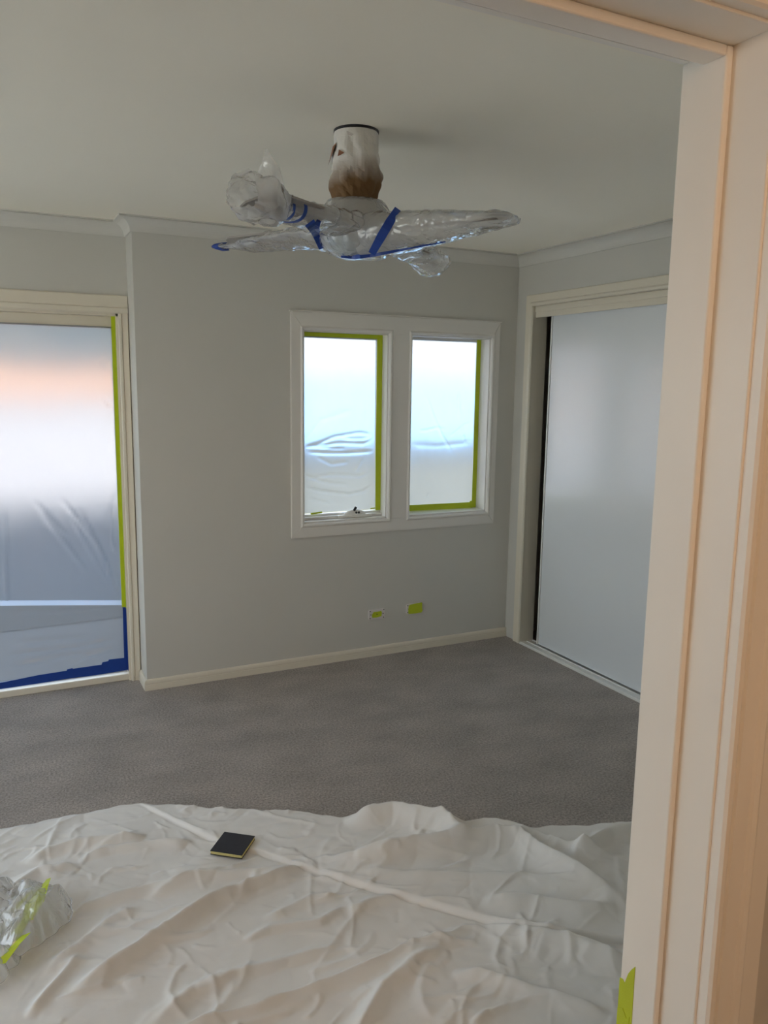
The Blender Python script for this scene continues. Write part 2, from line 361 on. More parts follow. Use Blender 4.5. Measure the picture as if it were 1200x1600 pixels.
# ------------------------------------------------------------------ twin windows
t2 = empty('trim_2', (-.8, 0, .75), 'structure')
def on_back(y0): return lambda a, b, h: (a, y0-h, b)
def child(o, p):
    o.parent = p; o.matrix_parent_inverse = Matrix.Translation(-Vector(p.location)); return o
AX0, AX1, AZ0, AZ1 = -1.466, -.130, .752, 1.980
th = .014
for nm, poly in (('architrave_board', [(AX0, AZ0), (AX0, AZ1), (WX[0][0], WZ1), (WX[0][0], WZ0)]),
                 ('architrave_board', [(AX0, AZ1), (AX1, AZ1), (WX[1][1], WZ1), (WX[0][0], WZ1)]),
                 ('architrave_board', [(AX1, AZ1), (AX1, AZ0), (WX[1][1], WZ0), (WX[1][1], WZ1)]),
                 ('architrave_board', [(AX1, AZ0), (AX0, AZ0), (WX[0][0], WZ0), (WX[1][1], WZ0)]),
                 ('mullion_board', [(WX[0][1], WZ0), (WX[0][1], WZ1), (WX[1][0], WZ1), (WX[1][0], WZ0)])):
    bm = plate(poly, on_back(0), 0, th)
    bmesh.ops.bevel(bm, geom=[e for e in bm.edges if all(v.co.y < -.01 for v in e.verts)], offset=.0025, segments=2, affect='EDGES')
    child(obj(nm, bm, 'wintrim'), t2)
cap = [(0, 0), (.012, 0), (.012, .006), (.0, .012)]
child(obj('head_bead', sweep([(AX1+.008, AZ1), (AX0-.006, AZ1)], [(0, 0), (-.006, 0), (-.006, .018), (0, .02)], on_back(0)), 'wintrim'), t2)
for x0, x1 in WX:                            # raised bead round each opening
    pb = [(0, .010), (.006, .019), (.013, .021), (.019, .016), (.024, .0125)]
    child(obj('bead', sweep([(x0, WZ0), (x0, WZ1), (x1, WZ1), (x1, WZ0)], pb, on_back(0), closed=True), 'wintrim'), t2)
def window(n, x0, x1, yg, sash):
    w = empty('window_%d' % n, ((x0+x1)/2, 0, WZ0), 'structure')
    bm = bmesh.new()                         # reveal lining
    for b in ((x0, x0+.006, 0, .14, WZ0, WZ1), (x1-.006, x1, 0, .14, WZ0, WZ1), (x0, x1, 0, .14, WZ1-.006, WZ1), (x0, x1, 0, .14, WZ0, WZ0+.008)): box(bm, *b)
    child(obj('reveal', bm, 'wintrim'), w)
    a, b_, c, d = x0+.006, x1-.006, WZ0+.008, WZ1-.006
    fw = .028 if sash else .016
    child(obj('sash' if sash else 'window_frame', sweep([(a, c), (a, d), (b_, d), (b_, c)], [(0, 0), (0, .03), (-fw+.006, .03), (-fw, .024), (-fw, 0)], on_back(yg+.03), closed=True), 'wintrim'), w)
    child(boxo('glass_pane', (a+fw-.004, b_-fw+.004, yg+.018, yg+.022, c+fw-.004, d-fw+.004), 'glass'), w)
    if sash:
        child(boxo('sill_rail', (a, b_, yg-.026, yg, c, c+.016), 'wintrim', bev=.003), w)
    return w
w1 = window(1, *WX[0], .072, True)
w2 = window(2, *WX[1], .100, False)
for yy in (LY0, (LY0+LY1)/2-.02, LY1-.04):
    child(boxo('window_frame', (XW-.09, XW-.04, yy, yy+.04, LZ0, LZ1), 'wintrim'), w3)
for zz in (LZ0, LZ1-.04): child(boxo('window_frame', (XW-.09, XW-.04, LY0, LY1, zz, zz+.04), 'wintrim'), w3)
child(boxo('glass_pane', (XW-.068, XW-.064, LY0+.02, LY1-.02, LZ0+.02, LZ1-.02), 'glass'), w3)
# chain winder on the sill of the opening sash
bm = bmesh.new(); box(bm, -1.165, -.955, .030, .062, .838, .856, .004)
wd = child(obj('window_winder', bm, 'white'), w1)
bm = bmesh.new(); bmesh.ops.create_uvsphere(bm, u_segments=24, v_segments=12, radius=1)
for v in bm.verts: v.co = Vector((-1.058+v.co.x*.072, .046+v.co.y*.017, .852+max(-.05, v.co.z)*.032))
wh = obj('winder_housing', bm, 'white', wd, smooth=True)
bm = bmesh.new(); bmesh.ops.create_cone(bm, cap_ends=True, segments=16, radius1=.006, radius2=.008, depth=.026)
bmesh.ops.bevel(bm, geom=bm.edges[:], offset=.002, segments=2, affect='EDGES')
bmesh.ops.rotate(bm, matrix=Matrix.Rotation(.6, 3, 'Y'), verts=bm.verts); bmesh.ops.translate(bm, vec=(-1.062, .036, .889), verts=bm.verts)
obj('winder_knob', bm, 'black', wd, smooth=True)
for dx in (-1.056, -1.040):
    bm = bmesh.new(); bmesh.ops.create_uvsphere(bm, u_segments=12, v_segments=8, radius=.0065)
    bmesh.ops.translate(bm, vec=(dx, .030, .868), verts=bm.verts); obj('screw', bm, 'black', wd, smooth=True)

# ------------------------------------------------------------------ masked plastic sheets over the windows
def sheet(name, x0, x1, z0, z1, y, folds, loc, mt='film_window', res=.008, base=.0012, billow=0.0, parent=None, lo=None, hi=None):
    nu, nv = int((x1-x0)/res)+1, int((z1-z0)/res)+1
    X, Z = np.meshgrid(np.linspace(x0, x1, nu), np.linspace(z0, z1, nv))
    if lo or hi:
        zl = np.interp(X[0], *zip(*lo)) if lo else np.full(nu, z0); zh = np.interp(X[0], *zip(*hi)) if hi else np.full(nu, z1)
        t = np.linspace(0, 1, nv)[:, None]; Z = zl*(1-t)+zh*t
    H = np.zeros_like(X)
    for pts, h, w in folds: H += ridge(X, Z, pts, h*2.0, w*.65)
    a = np.clip(np.minimum(np.minimum(X-x0, x1-X), np.minimum(Z-z0, z1-Z))/.05, 0, 1)
    nzv = np.array([[noise.fractal(Vector((xx*5, zz*3, y*9)), 1, 2, 3) for xx, zz in zip(xr, zr)] for xr, zr in zip(X, Z)])
    H = H*np.clip(a*2, 0, 1) + (nzv*base*4 + billow*np.sin(np.pi*(X-x0)/(x1-x0))*np.sin(np.pi*(Z-z0)/(z1-z0)))*a
    V, E_, F = np_grid(X-loc[0], (y-H)-loc[1], Z-loc[2])
    o = obj(name, (V, E_, F), mt, parent, smooth=True)
    if parent is None: o.location = loc
    return o
def tape(name, pts, w, parent, wdir, out, m='green', th=.0012):
    return child(obj(name, ribbon(pts, wdir, w, th, out), m), parent)
OUT, UP, XX = (0, -1, 0), (0, 0, 1), (1, 0, 0)
y1 = .068
fl = [([(-1.37, 1.245), (-1.26, 1.275), (-1.188, 1.303), (-1.029, 1.326), (-.93, 1.31)], .006, .010), ([(-1.37, 1.25), (-1.149, 1.268), (-1.0, 1.262), (-.93, 1.285)], .006, .009),
      ([(-1.358, 1.224), (-1.25, 1.215), (-1.108, 1.21), (-.925, 1.217)], .006, .012), ([(-1.38, 1.10), (-1.26, 1.055), (-1.187, 1.04), (-1.087, 1.028)], .004, .009),
      ([(-1.382, 1.03), (-1.246, .995), (-1.087, .972), (-1.0, .985), (-.92, 1.03)], .005, .010), ([(-1.36, 1.07), (-1.2, 1.09), (-1.02, 1.075), (-.93, 1.10)], .003, .012),
      ([(-1.37, 1.27), (-1.266, 1.40), (-1.05, 1.46)], .003, .02), ([(-1.33, 1.255), (-1.2, 1.24), (-1.1, 1.235)], .005, .006), ([(-1.14, 1.30), (-1.05, 1.29), (-.95, 1.30)], .004, .007),
      ([(-1.30, 1.20), (-1.2, 1.15), (-1.08, 1.16)], .003, .012), ([(-1.05, 1.1), (-1.0, 1.18)], .003, .008), ([(-1.34, .96), (-1.2, .92)], .002, .01)]
s1 = tag(sheet('plastic_sheet', -1.383, -.918, .876, 1.862, y1, fl, (-1.15, y1, .876), base=.0012),
         'crinkled milky plastic film over the left window, creased at mid height', 'plastic film')
zt = 1.872
tape('tape_strip', [(-1.384, y1-.001, zt), (-.884, y1-.001, zt)], .030, s1, UP, OUT)
tape('tape_strip', [(-.901, y1-.0024, 1.886), (-.9, y1-.0024, 1.5), (-.902, y1-.0024, 1.2), (-.898, y1-.0024, .868)], .036, s1, XX, OUT)
tape('tape_strip', [(-1.325, y1-.004, .872), (-1.255, y1-.004, .876)], .010, s1, UP, OUT)
tape('tape_strip', [(-.95, y1-.004, .880), (-.92, y1-.004, .882)], .007, s1, UP, OUT)
y2 = .097
fr_ = [([(-.574, 1.54), (-.52, 1.42), (-.456, 1.3), (-.37, 1.181)], .003, .006), ([(-.351, 1.57), (-.335, 1.45), (-.331, 1.39)], .003, .006), ([(-.62, 1.33), (-.556, 1.333), (-.5, 1.345), (-.43, 1.339)], .003, .006),
       ([(-.69, 1.25), (-.5, 1.235), (-.23, 1.25)], .002, .02), ([(-.40, 1.29), (-.30, 1.36), (-.24, 1.38)], .002, .008), ([(-.3, 1.3), (-.29, 1.25)], .003, .005), ([(-.55, .92), (-.548, .95)], .004, .005)]
s2 = tag(sheet('plastic_sheet', -.722, -.218, .872, 1.861, y2, fr_, (-.47, y2, .872), base=.0008),
         'smoother milky plastic film over the right window, green tape along its bottom', 'plastic film')
tape('tape_strip', [(-.209, y2-.001, 1.878), (-.2105, y2-.001, 1.5), (-.2095, y2-.001, 1.2), (-.211, y2-.001, .842)], .030, s2, XX, OUT)
tape('tape_strip', [(-.722, y2-.0024, .864), (-.5, y2-.0024, .861), (-.22, y2-.0024, .858)], .036, s2, UP, OUT)
tape('tape_strip', [(-.243, y2-.004, .866), (-.203, y2-.004, .870)], .036, s2, UP, OUT)

# ------------------------------------------------------------------ glass sliding door in the recess
t3 = empty('trim_3', (-3.3, YR, 0), 'structure')
arc = [(0, 0), (0, .012), (.004, .017), (.020, .017), (.024, .010), (.027, .012), (.066, .015), (.070, .010), (.070, 0)]
arcw = [(a*1.28, h) for a, h in arc]         # wide head board
child(obj('architrave_head', sweep([(DX1+.047, DZ), (XW+.02, DZ)], [(-a, h) for a, h in arcw], lambda a, b, h: (a, YR-h, b)), 'trim'), t3)
child(obj('architrave_side', sweep([(DX1, 0), (DX1, DZ)], [(-a*.68, h) for a, h in arc], lambda a, b, h: (a, YR-h, b)), 'trim'), t3)
d1 = empty('door_1', (-3.3, .24, 0), 'structure')
bm = bmesh.new()
box(bm, DX0, DX1, YR, .32, DZ-.012, DZ); box(bm, DX1-.012, DX1, YR, .32, .0, DZ); box(bm, DX0, DX0+.012, YR, .32, 0, DZ)
child(obj('door_jamb', bm, 'trim'), d1)
bm = bmesh.new(); box(bm, DX0, DX1, .190, .32, 0, .034, .004); child(obj('door_sill', bm, 'trim'), d1)
bm = bmesh.new(); box(bm, DX0, DX1-.012, .222, .30, 1.865, DZ-.012, .003); child(obj('door_head', bm, 'trim'), d1)
for k, (a, b) in enumerate(((-3.32, DX1-.013), (DX0+.013, -3.26))):
    yy = .238 if k == 0 else .268
    sd = child(obj('door_sash', sweep([(a, .035), (a, 1.885), (b, 1.885), (b, .035)], [(0, 0), (0, .020), (-.012, .020), (-.014, .014), (-.014, 0)], on_back(yy+.026), closed=True), 'alu'), d1)
    g = boxo('glass_pane', (a+.012, b-.012, yy+.011, yy+.015, .047, 1.873), 'glass', sd); g.location = -Vector(d1.location)*0
# film over the door
y3 = .214
ff = [([(-2.734, .961), (-2.593, .737), (-2.506, .593)], .0035, .010), ([(-2.635, 1.021), (-2.552, .90), (-2.468, .76), (-2.39, .60)], .004, .009), ([(-2.552, .968), (-2.45, .74), (-2.368, .46)], .004, .008),
      ([(-2.761, 1.012), (-2.6, .80)], .003, .012), ([(-2.47, .80), (-2.40, .58), (-2.35, .44)], .0035, .008), ([(-2.60, .95), (-2.45, .62), (-2.36, .45)], .003, .006),
      ([(-2.885, 1.0), (-2.905, .5), (-2.921, .07)], .006, .012), ([(-2.36, 1.05), (-2.385, .9), (-2.38, .75), (-2.35, .68)], .005, .012), ([(-2.40, 1.72), (-2.38, 1.66)], .003, .006),
      ([(-2.40, 1.52), (-2.36, 1.47)], .003, .008), ([(-2.37, 1.32), (-2.365, 1.24), (-2.355, 1.2)], .003, .006),
      ([(-2.936, .463), (-2.70, .425), (-2.484, .372)], .003, .007), ([(-2.93, .48), (-2.6, .425), (-2.36, .40)], .003, .006)]
HEM = [(-4.30, .640), (-2.935, .492), (-2.6, .457), (-2.340, .428)]
LOW = [(-4.30, .335), (-2.943, .342), (-2.338, .350)]
def off(q, d): return [(x, z+d) for x, z in q]
s3 = tag(sheet('plastic_sheet', -4.30, -2.345, .43, 1.872, y3, ff, (-2.35, y3, .085), 'film', res=.012, base=.0010, lo=off(HEM, .013)),
         'large milky plastic film over the glass sliding door in the recess', 'plastic film')
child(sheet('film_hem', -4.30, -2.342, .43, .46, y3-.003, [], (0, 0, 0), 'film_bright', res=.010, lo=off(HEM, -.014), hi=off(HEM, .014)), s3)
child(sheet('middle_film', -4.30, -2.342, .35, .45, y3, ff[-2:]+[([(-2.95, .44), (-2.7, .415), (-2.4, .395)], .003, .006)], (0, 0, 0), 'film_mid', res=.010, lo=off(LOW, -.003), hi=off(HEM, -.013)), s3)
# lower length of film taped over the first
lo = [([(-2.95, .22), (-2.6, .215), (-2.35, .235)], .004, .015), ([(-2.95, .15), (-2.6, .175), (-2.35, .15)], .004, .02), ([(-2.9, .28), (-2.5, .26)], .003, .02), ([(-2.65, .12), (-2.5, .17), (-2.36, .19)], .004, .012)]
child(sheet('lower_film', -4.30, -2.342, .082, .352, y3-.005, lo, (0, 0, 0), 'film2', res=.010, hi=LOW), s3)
yt = .2075
tape('tape_strip', [(-2.336, yt, 1.935), (-2.336, yt, 1.5), (-2.337, yt, 1.0), (-2.338, yt, .405)], .024, s3, XX, OUT)
tape('tape_strip', [(DX1-.0125, .200, 1.93), (DX1-.0125, .200, 1.2), (DX1-.0125, .200, .402)], .026, s3, (0, 1, 0), (-1, 0, 0))
blu = [(-4.3, .066), (-3.0, .084), (-2.95, .078), (-2.778, .091), (-2.640, .094), (-2.638, .101), (-2.613, .104), (-2.608, .100), (-2.466, .101), (-2.462, .113), (-2.432, .116), (-2.427, .124), (-2.349, .122),
       (-2.346, .404), (-2.3305, .403), (-2.3305, .052), (-2.5, .047), (-2.62, .050), (-2.78, .046), (-3.0, .044), (-4.3, .04)]
bt = child(obj('blue_tape', plate(blu, lambda a, b, h: (a, .2065-h, b), 0, .0012), 'blue'), s3); bt['label'] = 'blue masking tape along the bottom and lower right edge'
tape('blue_tape', [(DX1-.0125, .199, .404), (DX1-.0125, .199, .05)], .020, s3, (0, 1, 0), (-1, 0, 0), 'blue')

# ------------------------------------------------------------------ built-in wardrobe
d2 = empty('door_2', (0, -1.4, 0), 'structure')
def on_right(a, b, h): return (-h, a, b)
ac = [(0, 0), (0, .010), (.004, .018), (.014, .020), (.020, .016), (.024, .012), (.030, .014), (.062, .016), (.066, .012), (.066, 0)]
child(obj('architrave', sweep([(CY0, 0), (CY0, CZ), (CY1, CZ), (CY1, 0)], [(-a, h) for a, h in ac], on_right), 'trim'), d2)
bm = bmesh.new()
for b in ((-.004, .096, CY0, CY0+.014, 0, CZ), (-.004, .096, CY1-.014, CY1, 0, CZ), (-.004, .096, CY1, CY0, CZ, CZ+.014)): box(bm, *b, .0015)
child(obj('door_jamb', bm, 'trim'), d2)
bm = bmesh.new(); box(bm, .010, .022, CY1, CY0, 2.004, CZ, .002); box(bm, .004, .012, CY1, CY0, 2.036, CZ, .003)
child(obj('track_fascia', bm, 'trim'), d2)
bm = bmesh.new(); box(bm, -.016, .105, CY1+.014, CY0-.002, 0, .010, .002)
for xx in (-.012, .034, .082): box(bm, xx, xx+.006, CY1+.014, CY0-.014, .009, .017, .001)
child(obj('floor_track', bm, 'alu'), d2)
for k, (ya, yb, xx) in enumerate(((-1.50, -.277, .044), (CY1+.016, -1.44, .092-.004))):
    bm = bmesh.new(); box(bm, xx, xx+.030, ya+.016, yb-.016, .026, 2.03); box(bm, xx+.014, xx+.026, ya+.004, yb-.004, .03, 2.03)
    p = child(obj('door_panel', bm, 'doorpanel'), d2)
    for ye in (yb-.012, ya):
        bm = bmesh.new(); box(bm, xx-.003, xx+.032, ye, ye+.012, .022, 2.032, .0015); obj('edge_strip', bm, 'alu', p)

# ------------------------------------------------------------------ doorway frame close to the camera
d3 = empty('door_3', (OX1, YH, 0), 'structure')
for nm, b in (('door_jamb', (OX1, OX1+.018, YH, YF, 0, OZ+.018)), ('door_jamb', (OX0-.018, OX0, YH, YF, 0, OZ+.018)), ('door_head', (OX0, OX1, YH, YF-.04, OZ, OZ+.018))):
    bm = bmesh.new(); box(bm, *b, .002); child(obj(nm, bm, 'doorframe'), d3)
for nm, b in (('door_stop', (OX1-.012, OX1, -3.312, YF, 0, OZ)), ('door_stop', (OX0, OX0+.012, -3.312, YF, 0, OZ)), ('door_stop', (OX0+.012, OX1-.012, -3.312, -3.273, OZ-.014, OZ))):
    bm = bmesh.new(); box(bm, *b, .0035, 3); child(obj(nm, bm, 'doorframe'), d3)
# hall-side architrave with a double bead
ah = [(-.002, 0), (-.002, .016), (.001, .021), (.007, .0225), (.011, .020), (.0135, .013), (.017, .013), (.020, .019), (.046, .020), (.050, .024), (.057, .0265), (.063, .024), (.066, .020), (.100, .021), (.104, .018), (.105, 0)]
child(obj('architrave', sweep([(OX1+.006, 0), (OX1+.006, OZ+.006), (OX0-.006, OZ+.006), (OX0-.006, 0)], [(-a, h) for a, h in ah], lambda a, b, h: (a, YH-h, b)), 'doorframe'), d3)
child(obj('room_architrave', sweep([(OX1+.006, 0), (OX1+.006, OZ+.006), (OX0-.006, OZ+.006), (OX0-.006, 0)], [(-a, h) for a, h in arc], lambda a, b, h: (a, YF+h, b)), 'doorframe'), d3)
# leftover tape on the stop
jt = [(-3.2352, .40), (-3.2352, .640), (-3.242, .642), (-3.2465, .638), (-3.253, .660), (-3.260, .673), (-3.2665, .682), (-3.2672, .56), (-3.267, .40)]
o = tag(obj('masking_tape', plate(jt, lambda a, b, h: (OX1-.0121-h, a, b), 0, .0008), 'green'), 'torn strip of green masking tape on the inner edge of the doorway jamb', 'tape')
jt2 = [(-3.2355, .42), (-3.2355, .585), (-3.247, .592), (-3.256, .580), (-3.2625, .588), (-3.263, .42)]
obj('tape_layer', plate(jt2, lambda a, b, h: (OX1-.0130-h, a, b), 0, .0008), 'green', o)

# ------------------------------------------------------------------ power outlets
def outlet(x, z, label, full):
    t = tag(empty('power_outlet', (x, 0, z)), label, 'outlet', 'power outlets under the window')
    w, h = .053, .030
    bm = bmesh.new(); box(bm, -w, w, -.010, 0, -h, h)
    bmesh.ops.bevel(bm, geom=[e for e in bm.edges if abs(e.verts[0].co.y-e.verts[1].co.y) > .005], offset=.006, segments=3, affect='EDGES')
    bmesh.ops.bevel(bm, geom=[e for e in bm.edges if all(v.co.y < -.005 for v in e.verts)], offset=.002, segments=2, affect='EDGES')
    obj('mounting_plate', bm, 'plate', t)
    for px, pz in ((-.044, .022), (.046, .024), (-.044, -.021), (.044, -.022), (-.039, .001), (.041, .001)):
        if full and px > 0: continue
        bm = bmesh.new(); bmesh.ops.create_cone(bm, cap_ends=True, segments=14, radius1=.0032, radius2=.0032, depth=.0012)
        bmesh.ops.rotate(bm, matrix=Matrix.Rotation(math.pi/2, 3, 'X'), verts=bm.verts); bmesh.ops.translate(bm, vec=(px, -.0102, pz), verts=bm.verts)
        obj('screw_hole', bm, 'black', t)
    if full:
        pl = [(-.039, -.029), (-.041, -.01), (-.038, .020), (-.030, .027), (.02, .031), (.050, .033), (.054, .030), (.0535, -.005), (.057, -.018), (.050, -.030), (.01, -.032)]
        obj('masking_tape', plate(pl, lambda a, b, h: (a, -.0102-h, b), 0, .0025), 'green', t)
        pl = [(-.037, .010), (-.036, .022), (.02, .028), (.050, .030), (.0525, .012), (.0, .008)]
        obj('masking_tape', plate(pl, lambda a, b, h: (a, -.0128-h, b), 0, .0012), 'green', t)
    else:
        pl = [(-.030, -.017), (-.033, .001), (-.026, .010), (-.020, .017), (.0, .016), (.028, .018), (.033, .008), (.030, -.014), (.0, -.019)]
        obj('masking_tape', plate(pl, lambda a, b, h: (a, -.0102-h, b), 0, .0015), 'green', t)
        bm = bmesh.new(); box(bm, -.0025, .0025, -.0135, -.0115, -.001, .004); obj('earth_slot', bm, 'black', t)
    return t
outlet(-.935, .2555, 'uncovered outlet plate with a small green tape patch and screw holes, left of the pair', False)
outlet(-.683, .2625, 'outlet plate almost hidden by green tape, right of the pair', True)

# ------------------------------------------------------------------ ceiling fan wrapped in plastic
FX, FY = -1.868, -1.722
ZB = 2.075 - ZC                               # blade plane below the ceiling, fan origin on the ceiling
fan = tag(empty('ceiling_fan', (FX, FY, ZC)), 'four-bladed ceiling fan wrapped in clear plastic, blue tape and brown paper', 'fan')
def crumple(p, s, k): return Vector((noise.noise(p*s+Vector((k, 0, 0))), noise.noise(p*s+Vector((0, k+5, 0))), noise.noise(p*s+Vector((0, 0, k+9)))))
obj('ceiling_plate', lathe([(0, 0), (.070, 0), (.070, -.006), (.066, -.010), (0, -.010)], 40), 'black', fan)
# paper sleeve
nz, ns = 30, 56
def paper(i, j):
    a = 2*math.pi*i/ns; z = -.004 - .205*j/(nz-1); t = j/(nz-1)
    rr = .0665 + .010*math.sin(min(1, t*1.6)*math.pi*.5) - .012*max(0, t-.75)*4
    p = Vector((math.cos(a)+z*3, math.sin(a), z*11))
    c = abs(noise.noise(p*1.5+Vector((3, 1, 0))))*.022 + abs(noise.noise(p*2.9+Vector((0, 6, 0))))*.008 - .002
    rr += (c-.006)*min(1, t*3)
    return (rr*math.cos(a)*(1 if True else 0), rr*math.sin(a), z + (0.004*noise.noise(p*2) if j == 0 else 0) - (.018*max(0, math.cos(a+.6)) if j == nz-1 else 0))
o = obj('paper_sleeve', grid(ns+1, nz, paper), 'kraft', fan)
md = o.modifiers.new('t', 'SOLIDIFY'); md.thickness = .0012
RT, TW = Vector((.911, -.412, 0)), Vector((-.412, -.911, 0))      # right and towards the doorway
def fl(a, d, z): return RT*a + TW*d + Vector((0, 0, z))
for (pts, lab) in (([(-.072, .012, -.050), (-.060, .050, -.048), (-.074, .040, -.082), (-.0865, .010, -.105)], None), ([(-.052, .062, -.072), (-.036, .078, -.085), (-.046, .075, -.090), (-.056, .066, -.092)], None), ([(-.030, .074, -.020), (-.008, .082, -.032), (-.014, .084, -.038), (-.026, .080, -.034)], None)):
    q = [fl(*p) for p in pts]; bm = bmesh.new(); vs = [bm.verts.new(v) for v in q]+[bm.verts.new(v+TW*.0015) for v in q]
    bm.faces.new(vs[:4]); bm.faces.new(vs[4:][::-1])
    for k in range(4): bm.faces.new((vs[k], vs[(k+1) % 4], vs[4+(k+1) % 4], vs[4+k]))
    obj('torn_flap', bm, 'rawkraft' if pts[0][2] < -.04 else 'plate', fan)
obj('downrod', lathe([(0, -.01), (.014, -.01), (.014, -.21), (0, -.21)], 20), 'motor', fan, smooth=True)
obj('motor_housing', lathe([(0, -.195), (.03, -.196), (.06, -.205), (.098, -.235), (.104, -.26), (.104, -.285), (.095, -.305), (.0, -.307)], 48), 'motor', fan, smooth=True)
obj('light_globe', lathe([(.0, -.303), (.092, -.305), (.094, -.318), (.088, -.340), (.070, -.358), (.045, -.369), (.02, -.374), (0.0005, -.375)], 48), 'globe', fan, smooth=True)
def blade(ang, pitch=.20):
    c, s = math.cos(ang), math.sin(ang); bm = bmesh.new(); rows = []
    n = 26
    for i in range(n):
        rr = .10 + .415*i/(n-1); t = i/(n-1)
        w = .045 + .025*min(1, t*3)
        if t > .9: w *= math.sqrt(max(.02, 1-((t-.9)/.1)**2*.85))
        row = []
        for sx, sz in ((-1, -1), (1, -1), (1, 1), (-1, 1)):
            y = sx*w; z = ZB + y*math.sin(pitch) + sz*.003
            row.append(bm.verts.new((rr*c - y*s, rr*s + y*c, z)))
        rows.append(row)
    for A, B in zip(rows, rows[1:]):
        for j in range(4): bm.faces.new((A[j], A[(j+1) % 4], B[(j+1) % 4], B[j]))
    bm.faces.new(rows[0]); bm.faces.new(rows[-1][::-1])
    return obj('blade', bm, 'blade', fan)
AR, AN, ALF, AF = [math.radians(a) for a in (-57, -145.3, 121, 33)]
for a in (AR, AN, ALF, AF): blade(a)
def wrap(ang, stations, seed, closed_tip=True, amp=.012, m='wrap', nseg=40, name='plastic_wrap'):
    """plastic sleeve round a blade: stations (r, half width, top, bottom, side shift) interpolated and crumpled"""
    c, s = math.cos(ang), math.sin(ang); st = np.array(stations); n = 70
    R_ = np.linspace(st[0, 0], st[-1, 0], n); I = [np.interp(R_, st[:, 0], st[:, k]) for k in range(1, st.shape[1])]
    V = []; 
    for i in range(n):
        w, zt_, zb_, sh = (I[k][i] for k in range(4))
        for k in range(nseg):
            a = 2*math.pi*k/nseg; ca, sa = math.cos(a), math.sin(a)
            y = sh + w*math.copysign(abs(ca)**.8, ca); z = ZB + (zt_ if sa > 0 else zb_)*abs(sa)**1.0
            rr = R_[i]
            p = Vector((rr*c - y*s, rr*s + y*c, z))
            q = Vector((rr*7, math.cos(a)*.9*w*14, math.sin(a)*.8 + seed*3.1))
            k1 = abs(noise.noise(q*1.6))*.9 + .5*abs(noise.noise(q*3.7)) - .5
            p += Vector((-s*ca, c*ca, sa)) * k1*amp*min(1, w/.03)
            p.z += noise.noise(q*.8+Vector((9, 9, 9)))*amp*.4
            V.append(p)
    F = [(i*nseg+k, i*nseg+(k+1) % nseg, (i+1)*nseg+(k+1) % nseg, (i+1)*nseg+k) for i in range(n-1) for k in range(nseg)]
    if closed_tip: F.append([(n-1)*nseg+k for k in range(nseg)])
    return obj(name, (V, [], F), m, fan, smooth=True)
wrap(AR, [(.05, .10, .055, -.090, 0), (.14, .105, .050, -.078, 0), (.26, .10, .042, -.056, 0), (.38, .090, .030, -.038, 0), (.48, .080, .018, -.022, 0), (.52, .070, .012, -.016, 0), (.535, .045, .006, -.008, 0)], 1, amp=.010)
wrap(ALF, [(.05, .10, .04, -.06, 0), (.18, .10, .032, -.036, 0), (.33, .085, .025, -.024, 0), (.43, .06, .018, -.020, 0), (.49, .03, .012, -.012, 0), (.56, .022, .008, -.008, 0), (.615, .012, .005, -.005, 0)], 2, amp=.016)
wrap(AN, [(.05, .10, .055, -.02, 0), (.16, .095, .05, -.03, 0), (.28, .08, .035, -.03, 0), (.36, .055, .022, -.022, 0), (.40, .036, .016, -.018, 0)], 3, amp=.018, closed_tip=False)
wrap(AN, [(.40, .034, .016, -.018, 0), (.43, .065, .03, -.045, .01), (.47, .085, .04, -.06, .01), (.52, .085, .06, -.05, 0), (.55, .06, .065, -.03, -.01)], 4, amp=.030, closed_tip=False)
wrap(AF, [(.05, .10, .03, -.06, 0), (.22, .09, .02, -.035, 0), (.36, .085, .016, -.03, 0), (.45, .085, .02, -.05, 0), (.51, .08, .015, -.075, 0), (.565, .06, 0, -.07, 0)], 5, amp=.026, closed_tip=False)
# plastic round the hub
hp = [(.05, -.200), (.095, -.212), (.118, -.250), (.125, -.290), (.120, -.325), (.108, -.350), (.085, -.368), (.05, -.380), (.004, -.383)]
bm = lathe(hp, 60)
bmesh.ops.subdivide_edges(bm, edges=bm.edges[:], cuts=2, use_grid_fill=True)
for v in bm.verts:
    q = v.co*16; k1 = abs(noise.noise(q*.9))*.8 + .4*abs(noise.noise(q*2.2)) - .45
    d = Vector((v.co.x, v.co.y, 0)); v.co += (d.normalized() if d.length > 1e-4 else Vector())*k1*.014
obj('plastic_wrap', bm, 'wrap', fan, smooth=True)
# free tail of film standing up over the near blade
def tail(i, j):
    a, b = i/24, j/18
    base_ = fl(-.31+.14*a, .30-.05*a, ZB+.02); tip = fl(-.245+.03*a, .28, ZB+.165-.05*a)
    p = base_.lerp(tip, b); q = p*14
    return p + TW*(noise.noise(q)*.03 + abs(noise.noise(q*2))*.015) + RT*noise.noise(q*1.3+Vector((4, 0, 0)))*.014
obj('plastic_tail', grid(25, 19, tail), 'wrap', fan, smooth=True)
